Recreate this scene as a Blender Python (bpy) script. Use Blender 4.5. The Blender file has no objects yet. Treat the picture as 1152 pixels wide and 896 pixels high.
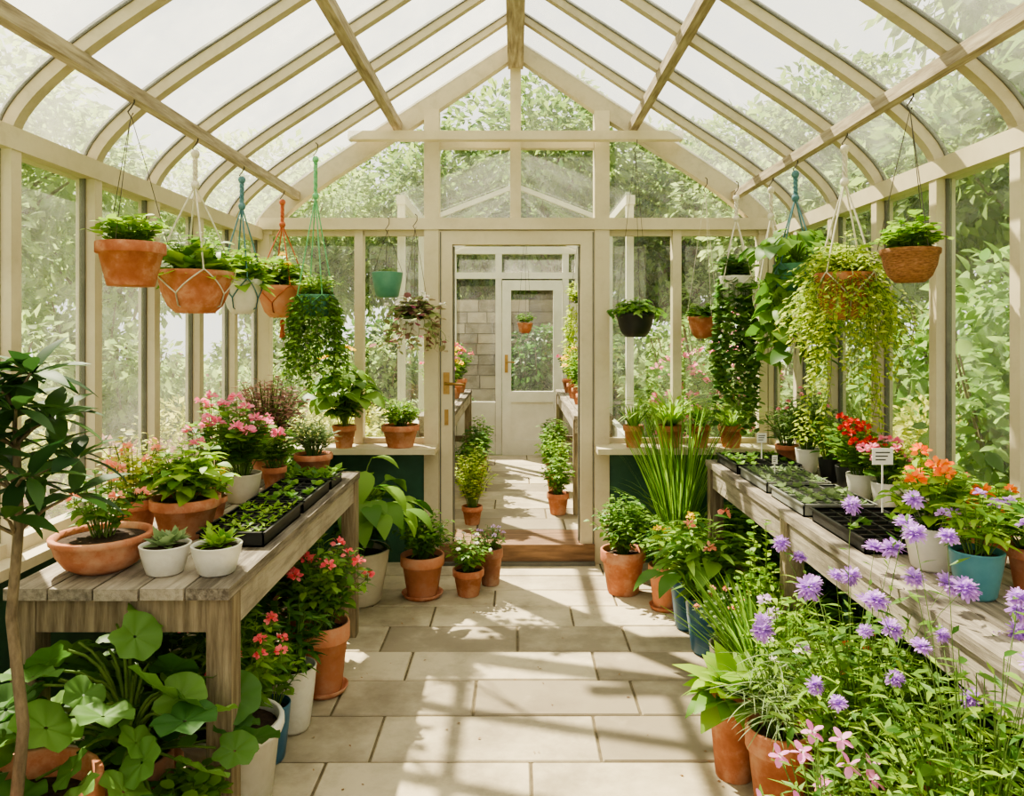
import bpy, math, numpy as np
from mathutils import Vector
R=np.random.RandomState(7)
pi=math.pi
def srgb(r,g,b):
    f=lambda c:(c/255/12.92) if c<=10 else ((c/255+.055)/1.055)**2.4
    return (f(r),f(g),f(b),1)
# ---------------- materials
def newmat(name):
    m=bpy.data.materials.new(name); m.use_nodes=True
    nt=m.node_tree; nt.nodes.clear()
    return m,nt,nt.nodes.new('ShaderNodeOutputMaterial')
def noisemat(name,c1,c2,scale=8,rough=.7,stretch=(1,1,1),bump=.15,island=.0,metal=0,detail=6,spec=.4,stain=None,st_amt=.5,st_scale=3):
    m,nt,out=newmat(name); N=nt.nodes.new; L=nt.links.new
    p=N('ShaderNodeBsdfPrincipled'); tc=N('ShaderNodeTexCoord'); mp=N('ShaderNodeMapping')
    mp.inputs['Scale'].default_value=stretch
    n=N('ShaderNodeTexNoise'); n.inputs['Scale'].default_value=scale; n.inputs['Detail'].default_value=detail
    n.inputs['Roughness'].default_value=.65
    cr=N('ShaderNodeValToRGB'); cr.color_ramp.elements[0].color=c1; cr.color_ramp.elements[1].color=c2
    cr.color_ramp.elements[0].position=.32; cr.color_ramp.elements[1].position=.68
    L(tc.outputs['Object'],mp.inputs[0]); L(mp.outputs[0],n.inputs['Vector'])
    fac=n.outputs[0]
    if island>0:
        g=N('ShaderNodeNewGeometry'); mx=N('ShaderNodeMath'); mx.operation='MULTIPLY_ADD'
        mx.inputs[1].default_value=island; sb=N('ShaderNodeMath'); sb.operation='SUBTRACT'; sb.inputs[1].default_value=island/2
        L(g.outputs['Random Per Island'],mx.inputs[0]); L(fac,mx.inputs[2]); L(mx.outputs[0],sb.inputs[0]); fac=sb.outputs[0]
    L(fac,cr.inputs[0]); col=cr.outputs[0]
    if stain:
        n2=N('ShaderNodeTexNoise'); n2.inputs['Scale'].default_value=st_scale; n2.inputs['Detail'].default_value=7; n2.inputs['Roughness'].default_value=.7
        L(tc.outputs['Object'],n2.inputs['Vector']); mr=N('ShaderNodeMapRange'); mr.inputs[1].default_value=.48; mr.inputs[2].default_value=.7; mr.inputs[4].default_value=st_amt
        L(n2.outputs[0],mr.inputs[0]); mc=N('ShaderNodeMix'); mc.data_type='RGBA'; L(mr.outputs[0],mc.inputs[0]); L(col,mc.inputs[6]); mc.inputs[7].default_value=stain; col=mc.outputs[2]
    L(col,p.inputs['Base Color'])
    p.inputs['Roughness'].default_value=rough; p.inputs['Metallic'].default_value=metal
    p.inputs['Specular IOR Level'].default_value=spec
    if bump>0:
        b=N('ShaderNodeBump'); b.inputs['Strength'].default_value=bump; b.inputs['Distance'].default_value=.01
        L(n.outputs[0],b.inputs['Height']); L(b.outputs[0],p.inputs['Normal'])
    L(p.outputs[0],out.inputs[0]); return m
def leafmat(name,c1,c2,trans=.35,rough=.5):
    m,nt,out=newmat(name); N=nt.nodes.new; L=nt.links.new
    g=N('ShaderNodeNewGeometry'); cr=N('ShaderNodeValToRGB')
    cr.color_ramp.elements[0].color=c1; cr.color_ramp.elements[1].color=c2
    L(g.outputs['Random Per Island'],cr.inputs[0])
    p=N('ShaderNodeBsdfPrincipled'); p.inputs['Roughness'].default_value=rough; p.inputs['Specular IOR Level'].default_value=.3
    t=N('ShaderNodeBsdfTranslucent'); mx=N('ShaderNodeMixShader'); mx.inputs[0].default_value=trans
    hs=N('ShaderNodeHueSaturation'); hs.inputs['Value'].default_value=1.6; hs.inputs['Saturation'].default_value=1.0
    L(cr.outputs[0],p.inputs['Base Color']); L(cr.outputs[0],hs.inputs['Color']); L(hs.outputs[0],t.inputs[0])
    L(p.outputs[0],mx.inputs[1]); L(t.outputs[0],mx.inputs[2]); L(mx.outputs[0],out.inputs[0]); return m
def glassmat(name,lo,hi,scale=2.5,refl=.5):
    m,nt,out=newmat(name); N=nt.nodes.new; L=nt.links.new
    tr=N('ShaderNodeBsdfTransparent'); tr.inputs[0].default_value=(.945,.975,.935,1)
    d=N('ShaderNodeBsdfDiffuse'); d.inputs[0].default_value=(.8,.82,.76,1)
    tl=N('ShaderNodeBsdfTranslucent'); tl.inputs[0].default_value=(.93,.93,.82,1)
    ms=N('ShaderNodeMixShader'); ms.inputs[0].default_value=.7
    L(d.outputs[0],ms.inputs[1]); L(tl.outputs[0],ms.inputs[2])
    tc=N('ShaderNodeTexCoord'); n=N('ShaderNodeTexNoise'); n.inputs['Scale'].default_value=scale; n.inputs['Detail'].default_value=8
    n.inputs['Roughness'].default_value=.75
    mr=N('ShaderNodeMapRange'); mr.inputs[1].default_value=.35; mr.inputs[2].default_value=.72; mr.inputs[3].default_value=lo; mr.inputs[4].default_value=hi
    L(tc.outputs['Object'],n.inputs['Vector']); L(n.outputs[0],mr.inputs[0])
    m1=N('ShaderNodeMixShader'); L(mr.outputs[0],m1.inputs[0]); L(tr.outputs[0],m1.inputs[1]); L(ms.outputs[0],m1.inputs[2])
    gl=N('ShaderNodeBsdfGlossy'); gl.inputs['Roughness'].default_value=.05; lw=N('ShaderNodeLayerWeight'); lw.inputs[0].default_value=.5
    pw=N('ShaderNodeMath'); pw.operation='POWER'; pw.inputs[1].default_value=4; L(lw.outputs['Facing'],pw.inputs[0])
    ma=N('ShaderNodeMath'); ma.operation='MULTIPLY_ADD'; ma.inputs[1].default_value=refl; ma.inputs[2].default_value=.03; L(pw.outputs[0],ma.inputs[0])
    m2=N('ShaderNodeMixShader'); L(ma.outputs[0],m2.inputs[0]); L(m1.outputs[0],m2.inputs[1]); L(gl.outputs[0],m2.inputs[2])
    L(m2.outputs[0],out.inputs[0]); return m
S=srgb
M={}
M['cream']=noisemat('cream_paint',S(186,173,143),S(212,201,174),3,.55,bump=.06,stain=S(142,127,96),st_amt=.4,st_scale=6)
M['white']=noisemat('white_paint',S(206,202,188),S(228,224,211),3,.5,bump=.04)
M['oldwood']=noisemat('weathered_cream_wood',S(118,103,84),S(188,175,150),9,.75,(6,.5,6),.3,detail=8)
M['rafter']=noisemat('painted_rafter',S(172,159,131),S(206,196,170),5,.65,bump=.12,stain=S(116,102,80),st_amt=.6,st_scale=5)
M['bench']=noisemat('weathered_bench_wood',S(88,79,68),S(168,157,140),7,.85,(7,.6,7),.5,.35,detail=9,stain=S(74,65,54),st_amt=.55)
M['benchleg']=noisemat('bench_leg_wood',S(104,90,70),S(164,148,120),7,.85,(7,7,.6),.5,.2,detail=9)
M['step']=noisemat('brown_step_wood',S(90,66,47),S(144,111,82),6,.7,(.6,5,5),.3)
M['green']=noisemat('green_panel_paint',S(40,74,56),S(58,96,74),4,.5,bump=.05)
M['stone']=noisemat('paving_stone',S(142,130,109),S(194,180,153),3.5,.75,bump=.35,island=.5,detail=10,stain=S(118,106,88),st_amt=.6,st_scale=2.6)
M['grout']=noisemat('grout',S(82,72,54),S(116,104,80),20,.95)
M['terra']=noisemat('terracotta',S(154,88,60),S(196,130,98),9,.85,bump=.12,island=.6,stain=S(200,168,142),st_amt=.6,st_scale=9)
M['terrad']=noisemat('old_terracotta',S(126,80,58),S(174,124,98),7,.9,bump=.2,island=.5,stain=S(186,164,142),st_amt=.65,st_scale=9)
M['wicker']=noisemat('wicker',S(110,70,42),S(176,124,84),60,.85,(1,1,4),.8)
M['ceramw']=noisemat('white_ceramic',S(206,202,190),S(232,228,218),5,.35,bump=.02,stain=S(174,165,142),st_amt=.4,st_scale=9)
M['beige']=noisemat('beige_pot',S(180,170,148),S(210,201,182),5,.5,bump=.05)
M['blue']=noisemat('blue_glaze',S(44,82,110),S(64,110,138),5,.3,bump=.03)
M['teal']=noisemat('teal_glaze',S(66,118,130),S(92,146,154),5,.35,bump=.03)
M['mintpot']=noisemat('green_pot',S(70,124,104),S(98,150,128),5,.4,bump=.03)
M['black']=noisemat('black_plastic',S(26,27,27),S(44,45,44),5,.45,bump=.02)
M['greytray']=noisemat('grey_plastic',S(110,112,106),S(150,152,144),5,.5,bump=.02)
M['soil']=noisemat('soil',S(34,24,17),S(78,58,42),60,.95,bump=1,detail=8)
M['ropew']=noisemat('cotton_rope',S(196,188,170),S(226,219,202),40,.9)
M['ropeo']=noisemat('orange_rope',S(168,88,62),S(196,112,82),40,.9)
M['ropeg']=noisemat('green_rope',S(90,160,110),S(130,190,140),40,.9)
M['ropeb']=noisemat('blue_rope',S(70,110,120),S(104,140,148),40,.9)
M['wire']=noisemat('dark_wire',S(60,56,50),S(90,84,76),40,.5,metal=.5)
M['brass']=noisemat('brass',S(140,110,62),S(178,146,92),10,.35,metal=.9)
M['stem']=noisemat('green_stem',S(74,104,48),S(118,144,74),12,.7)
M['bark']=noisemat('bark',S(92,80,62),S(140,124,98),14,.9,(3,3,1),.6)
M['gasket']=noisemat('dark_gasket',S(88,87,78),S(114,112,101),8,.6)
M['wall']=noisemat('garden_wall_stone',S(116,104,86),S(174,158,136),5,.9,bump=.5,island=.5)
M['grass']=noisemat('lawn',S(96,120,66),S(150,168,100),6,.95,bump=.5,detail=9)
M['label']=noisemat('label_card',S(232,230,222),S(244,242,236),6,.6,bump=0)
M['print']=noisemat('label_print',S(70,70,64),S(100,98,90),6,.6,bump=0)
LM=lambda k,a,b,t=.38,r=.5:M.__setitem__(k,leafmat('leaf_'+k,S(*a),S(*b),t,r))
LM('deep',(44,80,34),(90,130,54)); LM('mid',(64,106,42),(130,164,68)); LM('fresh',(88,132,42),(160,188,76))
LM('lime',(134,160,60),(194,202,100),.42); LM('yel',(146,160,70),(200,196,106),.45); LM('grey',(104,128,86),(154,172,122))
LM('dusk',(126,88,84),(176,138,124)); LM('dark',(34,66,33),(74,106,52),.25,.55); LM('ivy',(58,96,46),(124,156,82))
LM('squash',(58,98,44),(112,148,72),.32,.6); LM('var',(140,70,96),(146,174,110)); LM('tree',(72,102,52),(136,156,84),.5,.7)
LM('treepale',(108,132,78),(164,180,114),.5,.7); LM('hedge',(86,122,58),(146,172,94),.48,.65); LM('brown',(120,84,60),(150,120,80))  # treepale: outdoor haze is put into the colour of these paler garden leaves
LM('pink',(222,110,148),(244,164,190)); LM('coral',(226,96,112),(248,142,150)); LM('red',(200,46,44),(230,80,66)); LM('orange',(228,110,44),(246,152,70))
LM('purple',(172,128,202),(204,162,224)); LM('magenta',(220,120,192),(240,162,216)); LM('yellow',(232,192,52),(248,220,90)); LM('petalw',(226,222,214),(246,240,236))
LM('salmon',(228,146,128),(244,186,166)); LM('lilac',(206,172,220),(226,202,234))
M['glass']=glassmat('window_glass',.06,.28,refl=.25); M['roofglass']=glassmat('roof_glass',.1,.42,1.4,.2); M['clear']=glassmat('clear_glass',.02,.1,refl=.25)
# ---------------- mesh builder
class MB:
    def __init__(s,o=(0,0,0)):
        s.o=np.array(o,float); s.V=[]; s.n=0; s.F=[]; s.mats=[]
    def mi(s,m):
        if m not in s.mats: s.mats.append(m)
        return s.mats.index(m)
    def add(s,v,f,m,smooth=False):
        v=np.asarray(v,float).reshape(-1,3); f=np.asarray(f,int)
        s.V.append(v); s.F.append((f+s.n,s.mi(m),smooth)); s.n+=len(v)
    def box(s,a,b,m):
        x0,y0,z0=a; x1,y1,z1=b
        v=[(x0,y0,z0),(x1,y0,z0),(x1,y1,z0),(x0,y1,z0),(x0,y0,z1),(x1,y0,z1),(x1,y1,z1),(x0,y1,z1)]
        s.add(v,[(0,3,2,1),(4,5,6,7),(0,1,5,4),(1,2,6,5),(2,3,7,6),(3,0,4,7)],m)
    def lathe(s,prof,c,m,seg=28,smooth=True):
        p=np.array(prof); a=np.arange(seg)*2*pi/seg
        v=np.stack([c[0]+p[:,0:1]*np.cos(a),c[1]+p[:,0:1]*np.sin(a),c[2]+p[:,1:2]+0*a],-1).reshape(-1,3)
        i=np.arange(len(p)-1)[:,None]*seg; j=np.arange(seg)[None]; j2=(j+1)%seg
        f=np.stack([i+j,i+j2,i+seg+j2,i+seg+j],-1).reshape(-1,4)
        s.add(v,f,m,smooth)
    def tube(s,P,r,m,seg=5):
        P=np.array(P,float); n=len(P); r=np.full(n,r) if np.isscalar(r) else np.array(r)
        T=np.gradient(P,axis=0); T/=np.linalg.norm(T,axis=1)[:,None]+1e-9
        up=np.where(np.abs(T[:,2:3])>.9,[[1,0,0]],[[0,0,1]]); 
        if np.mean(np.abs(T[:,2]))>.6: up=np.tile([[1.,0.1,0]],(n,1))
        X=np.cross(T,up); X/=np.linalg.norm(X,axis=1)[:,None]+1e-9; Y=np.cross(T,X)
        a=np.arange(seg)*2*pi/seg
        v=(P[:,None]+r[:,None,None]*(X[:,None]*np.cos(a)[None,:,None]+Y[:,None]*np.sin(a)[None,:,None])).reshape(-1,3)
        i=np.arange(n-1)[:,None]*seg; j=np.arange(seg)[None]; j2=(j+1)%seg
        s.add(v,np.stack([i+j,i+j2,i+seg+j2,i+seg+j],-1).reshape(-1,4),m,True)
    def leaves(s,T,P,D,Sz,m,roll=.4):
        tv,tf=T; P=np.asarray(P,float).reshape(-1,3); k=len(P)
        if k==0: return
        D=np.asarray(D,float).reshape(-1,3)+1e-4; D/=np.linalg.norm(D,axis=1)[:,None]
        Sz=np.broadcast_to(np.asarray(Sz,float),(k,))
        up=np.tile([[0.03,.02,1.]],(k,1)); X=np.cross(D,up); X/=np.linalg.norm(X,axis=1)[:,None]+1e-9
        Z=np.cross(X,D); a=R.uniform(-roll,roll,k)[:,None]
        X,Z=X*np.cos(a)+Z*np.sin(a),Z*np.cos(a)-X*np.sin(a)
        v=P[:,None]+Sz[:,None,None]*(tv[None,:,0:1]*X[:,None]+tv[None,:,1:2]*D[:,None]+tv[None,:,2:3]*Z[:,None])
        f=(tf[None]+np.arange(k)[:,None,None]*len(tv)).reshape(-1,4)
        s.add(v.reshape(-1,3),f,m,True)
    def build(s,name,mesh=False):
        V=np.concatenate(s.V); me=bpy.data.meshes.new(name)
        V=V-s.o
        me.vertices.add(len(V)); me.vertices.foreach_set('co',V.astype(np.float32).ravel())
        lv=np.concatenate([f.ravel() for f,_,_ in s.F]); lt=np.concatenate([np.full(len(f),f.shape[1]) for f,_,_ in s.F])
        mi=np.concatenate([np.full(len(f),m) for f,m,_ in s.F]); sm=np.concatenate([np.full(len(f),q) for f,_,q in s.F])
        me.loops.add(len(lv)); me.loops.foreach_set('vertex_index',lv.astype(np.int32))
        me.polygons.add(len(lt)); me.polygons.foreach_set('loop_start',(np.cumsum(lt)-lt).astype(np.int32))
        try: me.polygons.foreach_set('loop_total',lt.astype(np.int32))
        except Exception: pass
        for m in s.mats: me.materials.append(M[m])
        me.polygons.foreach_set('material_index',mi.astype(np.int32)); me.polygons.foreach_set('use_smooth',sm.astype(bool))
        me.update(calc_edges=True); me.validate()
        ob=bpy.data.objects.new(name,me); ob.location=Vector(s.o); bpy.context.collection.objects.link(ob)
        return ob
# ---------------- leaf templates
def LT(kind,n=4,bend=.6,fold=.2,ws=1):
    t=np.linspace(0,1,n+1)
    w=ws*{'oval':.27*np.sin(pi*t**.85)+.01,'lance':.13*np.sin(pi*t**.7)+.008,'round':.5*np.sqrt(np.clip(np.sin(pi*np.clip(t,.04,.97)),0,1)),
       'heart':.48*np.sqrt(np.clip(np.minimum(1,t*6+.1),0,1))*(1-t**1.7)**.8+.01,'grass':.022*(1-t**2)**.6+.002,
       'strap':.045*(1-t**3)**.7+.003,'petal':.36*np.sin(pi*(t*.85+.08))**.7}[kind]
    th=bend*t; y=np.concatenate([[0],np.cumsum(np.cos(th[1:]))/n]); z=-np.concatenate([[0],np.cumsum(np.sin(th[1:]))/n])
    v=np.stack([np.stack([-w,y,z+fold*w],-1),np.stack([0*w,y,z],-1),np.stack([w,y,z+fold*w],-1)],1).reshape(-1,3)
    i=np.arange(n)[:,None]*3; f=np.concatenate([np.concatenate([i,i+1,i+4,i+3],1),np.concatenate([i+1,i+2,i+5,i+4],1)])
    return v,f
def lobed(lobes=7,amp=.04,cup=.3,seg=28):
    a=np.arange(seg)*2*pi/seg; v=[]
    for k,rr in enumerate((.03,.16,.29,.41,.5)):
        rad=rr*(1+(amp*np.cos(lobes*a) if k>1 else 0))*(1-.35*np.exp(-((np.cos(a+pi/2)-1)/.08)**2)*(k>1))
        z=cup*rr*rr*(1 if k<4 else .7)+.045*rr*2*np.cos(lobes*a+pi)*(k>0)
        v.append(np.stack([rad*np.cos(a),.42+rad*np.sin(a),z+0*a-.02*(k==0)],-1))
    v=np.concatenate(v); i=np.arange(4)[:,None]*seg; j=np.arange(seg)[None]; j2=(j+1)%seg
    return v,np.stack([i+j,i+j2,i+seg+j2,i+seg+j],-1).reshape(-1,4)
T={'oval':LT('oval'),'lance':LT('lance'),'round':LT('round',6,.4,.12),'heart':LT('heart',6,.8,.2),'small':LT('oval',2,.3),'smallr':LT('round',3,.2,.1),
   'grass':LT('grass',7,1.3,0,.24),'grassup':LT('grass',6,.4,0,.24),'blade':LT('grass',6,.6,0,.7),'strap':LT('strap',7,1.5,.3,.5),'spike':LT('strap',4,.25,.5),'petal':LT('petal',3,.3,.1),'needle':LT('lance',2,.1),'hosta':LT('oval',6,1.1,.25),
   'laurel':LT('oval',5,.55,.25,.62),'lobed':lobed(),'finepetal':LT('petal',2,.3,.1,.6)}
def rnd(a,b,n=None): return R.uniform(a,b,n)
def stems(mb,base,H,Rd,ns,lps,T_,L,ml,t0=.25,ms='stem',sr=.0025,base_r=.03,droop=0,up=.35,lv=.3,jit=.15,tubes=True,off=(0,0),dome=.45):
    tips=[];P=[];D=[];Sz=[]; base=np.array(base,float)
    for i in range(ns):
        az=i*2.399+rnd(-.3,.3); u=math.sqrt((i+.5)/ns); 
        o=np.array([math.cos(az),math.sin(az),0]); h=H*(1-dome*u*u)*rnd(1-jit,1+jit)
        p0=base+o*base_r*u; p2=base+o*Rd*u*rnd(.85,1.1)+np.array([off[0],off[1],h]); p1=base+o*(base_r+Rd*.25*u)+np.array([0,0,h*.7])
        t=np.linspace(0,1,7)[:,None]; c=(1-t)**2*p0+2*t*(1-t)*p1+t*t*p2; c[:,2]-=droop*u*(t[:,0]**3)
        if tubes: mb.tube(c,np.linspace(sr,sr*.5,7),ms,4)
        tips.append(c[-1]); tt=np.linspace(t0,1,lps)
        q=np.stack([np.interp(tt,t[:,0],c[:,k]) for k in range(3)],-1)
        tg=c[-1]-c[-3]; tg/=np.linalg.norm(tg)+1e-9
        a=np.arange(lps)*2.4+rnd(0,6); rad=np.stack([np.cos(a),np.sin(a),0*a],-1)
        d=rad+tg*up+o*.3+R.normal(0,.15,(lps,3)); P.append(q); D.append(d); Sz.append(L*rnd(1-lv,1+lv,lps)*(1.05-.35*tt))
    mb.leaves(T[T_],np.concatenate(P),np.concatenate(D),np.concatenate(Sz),ml)
    return np.array(tips)
def rosette(mb,c,n,L,T_,m,e0=.2,e1=1.4,r=.01,roll=.3):
    a=np.arange(n)*2.399+rnd(0,6); e=e0+(e1-e0)*(np.arange(n)/n)+rnd(-.12,.12,n)
    d=np.stack([np.cos(a)*np.cos(e),np.sin(a)*np.cos(e),np.sin(e)],-1)
    q=rnd(.3,1.,n)[:,None] if r>.03 else 1
    mb.leaves(T[T_],np.array(c)+np.stack([np.cos(a),np.sin(a),0*a],-1)*r*q,d,L*rnd(.75,1.1,n),m,roll)
def bigleaf(mb,c,n,H,Rd,L,T_,m,off=(0,0),sr=.004,e=(.15,.5),roll=.35,low=.6):
    c=np.array(c,float)
    for i in range(n):
        az=i*2.399+rnd(-.3,.3); u=math.sqrt((i+.6)/n); o=np.array([math.cos(az),math.sin(az),0])
        p2=c+o*Rd*u+np.array([off[0],off[1],0])*rnd(.6,1)+np.array([0,0,H*(1-low*u)*rnd(.8,1.15)]); p1=c+o*Rd*.2*u+np.array([0,0,(p2[2]-c[2])*.8])
        t=np.linspace(0,1,7)[:,None]; q=(1-t)**2*c+2*t*(1-t)*p1+t*t*p2; mb.tube(q,np.linspace(sr*1.3,sr*.7,7),'stem',5)
        el=rnd(*e)*(1.2-u); mb.leaves(T[T_],[p2],[o*math.cos(el)+np.array([0,0,math.sin(el)])],[L*rnd(.65,1.1)],m,roll)
def trail(mb,c,rr,n,Lg,T_,L,m,sp=.03,spread=.03,ms='stem',lrnd=.5):
    c=np.array(c,float);P=[];D=[]
    for i in range(n):
        az=i*2.399+rnd(-.2,.2); o=np.array([math.cos(az),math.sin(az),0]); l=Lg*rnd(1-lrnd,1)
        k=14; t=np.linspace(0,1,k); r=rr*np.minimum(1,t*6)*1.05+spread*t*rnd(.3,1.3)+.012*np.sin(t*rnd(6,14)+rnd(0,6))
        z=.04*np.sin(np.minimum(1,t*6)*pi)-l*np.maximum(0,t-.1)
        q=c+o*r[:,None]+np.stack([.02*np.sin(t*8+rnd(0,6))*t,.02*np.sin(t*7+rnd(0,6))*t,z],-1)
        mb.tube(q,.0016,ms,3); nl=max(5,int(l/sp)); tt=np.linspace(.05,1,nl)
        pq=np.stack([np.interp(tt,t,q[:,j]) for j in range(3)],-1); a=np.arange(nl)*2.1+rnd(0,6)
        d=np.stack([np.cos(a),np.sin(a),rnd(-.6,.1,nl)],-1)+o*.6; P.append(pq);D.append(d)
    P=np.concatenate(P); mb.leaves(T[T_],P,np.concatenate(D),L*rnd(.6,1.1,len(P)),m,.6)
def pom(mb,p,r,m,n=22,flat=1):
    d=R.normal(0,1,(n,3)); d/=np.linalg.norm(d,axis=1)[:,None]; d[:,2]=np.abs(d[:,2])*.9*flat-.15
    mb.leaves(T['petal'],np.array(p)+d*r*.45,d+R.normal(0,.2,(n,3)),r*.75,m,1.2)
def daisy(mb,p,r,m,mc,n=9,nv=(0,-.4,.8)):
    nv=np.array(nv)+R.normal(0,.25,3); nv/=np.linalg.norm(nv); x=np.cross(nv,[1,.2,.1]); x/=np.linalg.norm(x); y=np.cross(nv,x)
    a=np.arange(n)*2*pi/n; d=np.cos(a)[:,None]*x+np.sin(a)[:,None]*y+nv*.25
    mb.leaves(T['petal'],np.array(p)+d*r*.1,d,r,m,.2); pom(mb,np.array(p)+nv*r*.12,r*.28,mc,10)
def scab(mb,p,r,m='purple'):
    nv=np.array([-.1,-.5,.8])+R.normal(0,.3,3); nv/=np.linalg.norm(nv); x=np.cross(nv,[1,.2,.1]); x/=np.linalg.norm(x); y=np.cross(nv,x)
    for n,k,e in((20,1,.0),(18,.9,.4),(14,.75,.9),(9,.6,1.8)):
        a=np.arange(n)*2*pi/n+k*3; d=np.cos(a)[:,None]*x+np.sin(a)[:,None]*y+nv*e
        mb.leaves(T['finepetal'],np.array(p)+d*r*.12,d+R.normal(0,.12,(n,3)),r*k*rnd(.8,1.1,n),m,.6)
    pom(mb,np.array(p)+nv*r*.4,r*.35,'lilac',14)
# ---------------- pots
def pot(mb,c,r,h,style='terra',m='terra',seg=28):
    x,y,z=c
    if style=='terra':
        pr=[(.001,0),(r*.66,0),(r*.68,.004),(r*.9,h*.74),(r*.985,h*.745),(r,h*.76),(r*1.0,h*.985),(r*.98,h),(r*.9,h),(r*.87,h*.86),(.001,h*.86)]
    elif style=='bowl':
        pr=[(.001,0),(r*.5,0),(r*.72,h*.18),(r*.88,h*.5),(r*.94,h*.8),(r,h*.84),(r*1.01,h*.98),(r*.99,h),(r*.9,h),(r*.86,h*.84),(.001,h*.84)]
    elif style=='bucket':
        pr=[(.001,0),(r*.74,0),(r*.78,h*.03),(r*.93,h*.84),(r*1.0,h*.85),(r*1.03,h*.9),(r*1.03,h*.97),(r*1.0,h),(r*.92,h),(r*.9,h*.88),(.001,h*.88)]
    else:
        pr=[(.001,0),(r*.62,0),(r*.72,h*.06),(r*.93,h*.7),(r*.985,h*.96),(r*1.0,h*.985),(r*.97,h),(r*.9,h*.99),(r*.88,h*.86),(.001,h*.86)]
    mb.lathe(pr[:-1],c,m,seg); zz=pr[-1][1]
    mb.lathe([(pr[-2][0]+.001,zz),(r*.5,zz+.006),(.001,zz+.01)],c,'soil',seg)
    return np.array([x,y,z+zz+.005])
def saucer(mb,c,r,m='terra'):
    mb.lathe([(.001,0),(r*.85,0),(r,.025),(r*.94,.025),(r*.82,.008),(.001,.008)],c,m)
def plant(name,x,y,z,r,h,style,m,fn,sauc=False):
    mb=MB((x,y,z)); 
    if sauc: saucer(mb,(x,y,z),r*.95); z+=.009
    c=pot(mb,(x,y,z),r,h,style,m); fn(mb,c); return mb.build(name)
def bush(H,Rd,ns=16,lps=9,T_='oval',L=.05,ml='mid',fl=None,**k):
    def f(mb,c):
        tips=stems(mb,c,H,Rd,ns,lps,T_,L,ml,**k)
        if fl:
            kind,mm,r,n=fl
            idx=R.permutation(len(tips))[:n]
            for i in idx:
                p=tips[i]+[0,0,r*.6]; mb.tube([tips[i]-[0,0,.02],p],.0015,'stem',4)
                if kind=='pom': pom(mb,p,r,mm)
                elif kind=='scab': scab(mb,p,r,mm)
                else: daisy(mb,p,r,mm,'yellow')
    return f
# ================= STRUCTURE
WX=1.69; YB=4.94; YF=-.9; EZ=2.15
def arch():
    t=np.linspace(0,1,13)[:,None]; P0,P1,P2=np.array([[-1.69,2.15]]),np.array([[-1.69,2.31]]),np.array([[-1.15,2.652]])
    c=(1-t)**2*P0+2*t*(1-t)*P1+t*t*P2; l=np.vstack([c,[[-.6,3.01]],[[0,3.4]]]); r=l[::-1][1:]*[-1,1]; return np.vstack([l,r])
AR=arch()
def roofz(x): return float(np.interp(x,AR[:,0],AR[:,1]))
def sweep(mb,pts,y0,wy,d,m,out=0):
    P=np.array(pts); Tn=np.gradient(P,axis=0); Tn/=np.linalg.norm(Tn,axis=1)[:,None]; Nn=np.stack([Tn[:,1],-Tn[:,0]],-1)
    a=P-Nn*out; b=P+Nn*d; n=len(P)
    v=np.stack([np.stack([a[:,0],0*a[:,0]+y0-wy/2,a[:,1]],-1),np.stack([a[:,0],0*a[:,0]+y0+wy/2,a[:,1]],-1),np.stack([b[:,0],0*a[:,0]+y0+wy/2,b[:,1]],-1),np.stack([b[:,0],0*a[:,0]+y0-wy/2,b[:,1]],-1)],1).reshape(-1,3)
    i=np.arange(n-1)[:,None]*4; j=np.arange(4)[None]; j2=(j+1)%4
    mb.add(v,np.stack([i+j,i+j2,i+4+j2,i+4+j],-1).reshape(-1,4),m); mb.add(v[:4],[(0,1,2,3)],m); mb.add(v[-4:],[(3,2,1,0)],m)
ys=[YB-.49*k for k in range(12)]
rows=[4.94,4.66,4.4,4.14,3.86,3.55,3.26,2.96,2.64,2.32,2.0,1.68,1.36,1.04,.72,.4,.08,-.24,-.56,-.9]
def slabs(mb,rows,x0,x1,z,m='stone'):
    for a,b in zip(rows[1:],rows[:-1]):
        x=x0-rnd(0,.5)
        while x<x1:
            w=rnd(.5,.86); xa,xb=max(x,x0),min(x+w,x1); g=.005
            if xb-xa>.05:
                dz=rnd(-.0015,.0015); e=.005
                v=[(xa+g,a+g,z-.03),(xb-g,a+g,z-.03),(xb-g,b-g,z-.03),(xa+g,b-g,z-.03),
                   (xa+g,a+g,z-e),(xb-g,a+g,z-e),(xb-g,b-g,z-e),(xa+g,b-g,z-e),(xa+g+e,a+g+e,z+dz),(xb-g-e,a+g+e,z+dz),(xb-g-e,b-g-e,z+dz),(xa+g+e,b-g-e,z+dz)]
                mb.add(v,[(0,1,5,4),(1,2,6,5),(2,3,7,6),(3,0,4,7),(4,5,9,8),(5,6,10,9),(6,7,11,10),(7,4,8,11),(8,9,10,11)],m)
            x+=w
mb=MB(); slabs(mb,rows,-1.65,1.65,0)
mb.box((-1.655,-.9,-.08),(1.655,4.91,-.007),'grout'); mb.build('floor')
mb=MB(); P=np.stack([rnd(-.75,.85,70),rnd(2.1,4.6,70),0*rnd(0,1,70)+.004],-1); a=rnd(0,6.28,70)
mb.leaves(T['small'],P,np.stack([np.cos(a),np.sin(a),0*a],-1),rnd(.008,.02,70),'brown',.2); mb.build('fallen_leaves')
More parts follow.
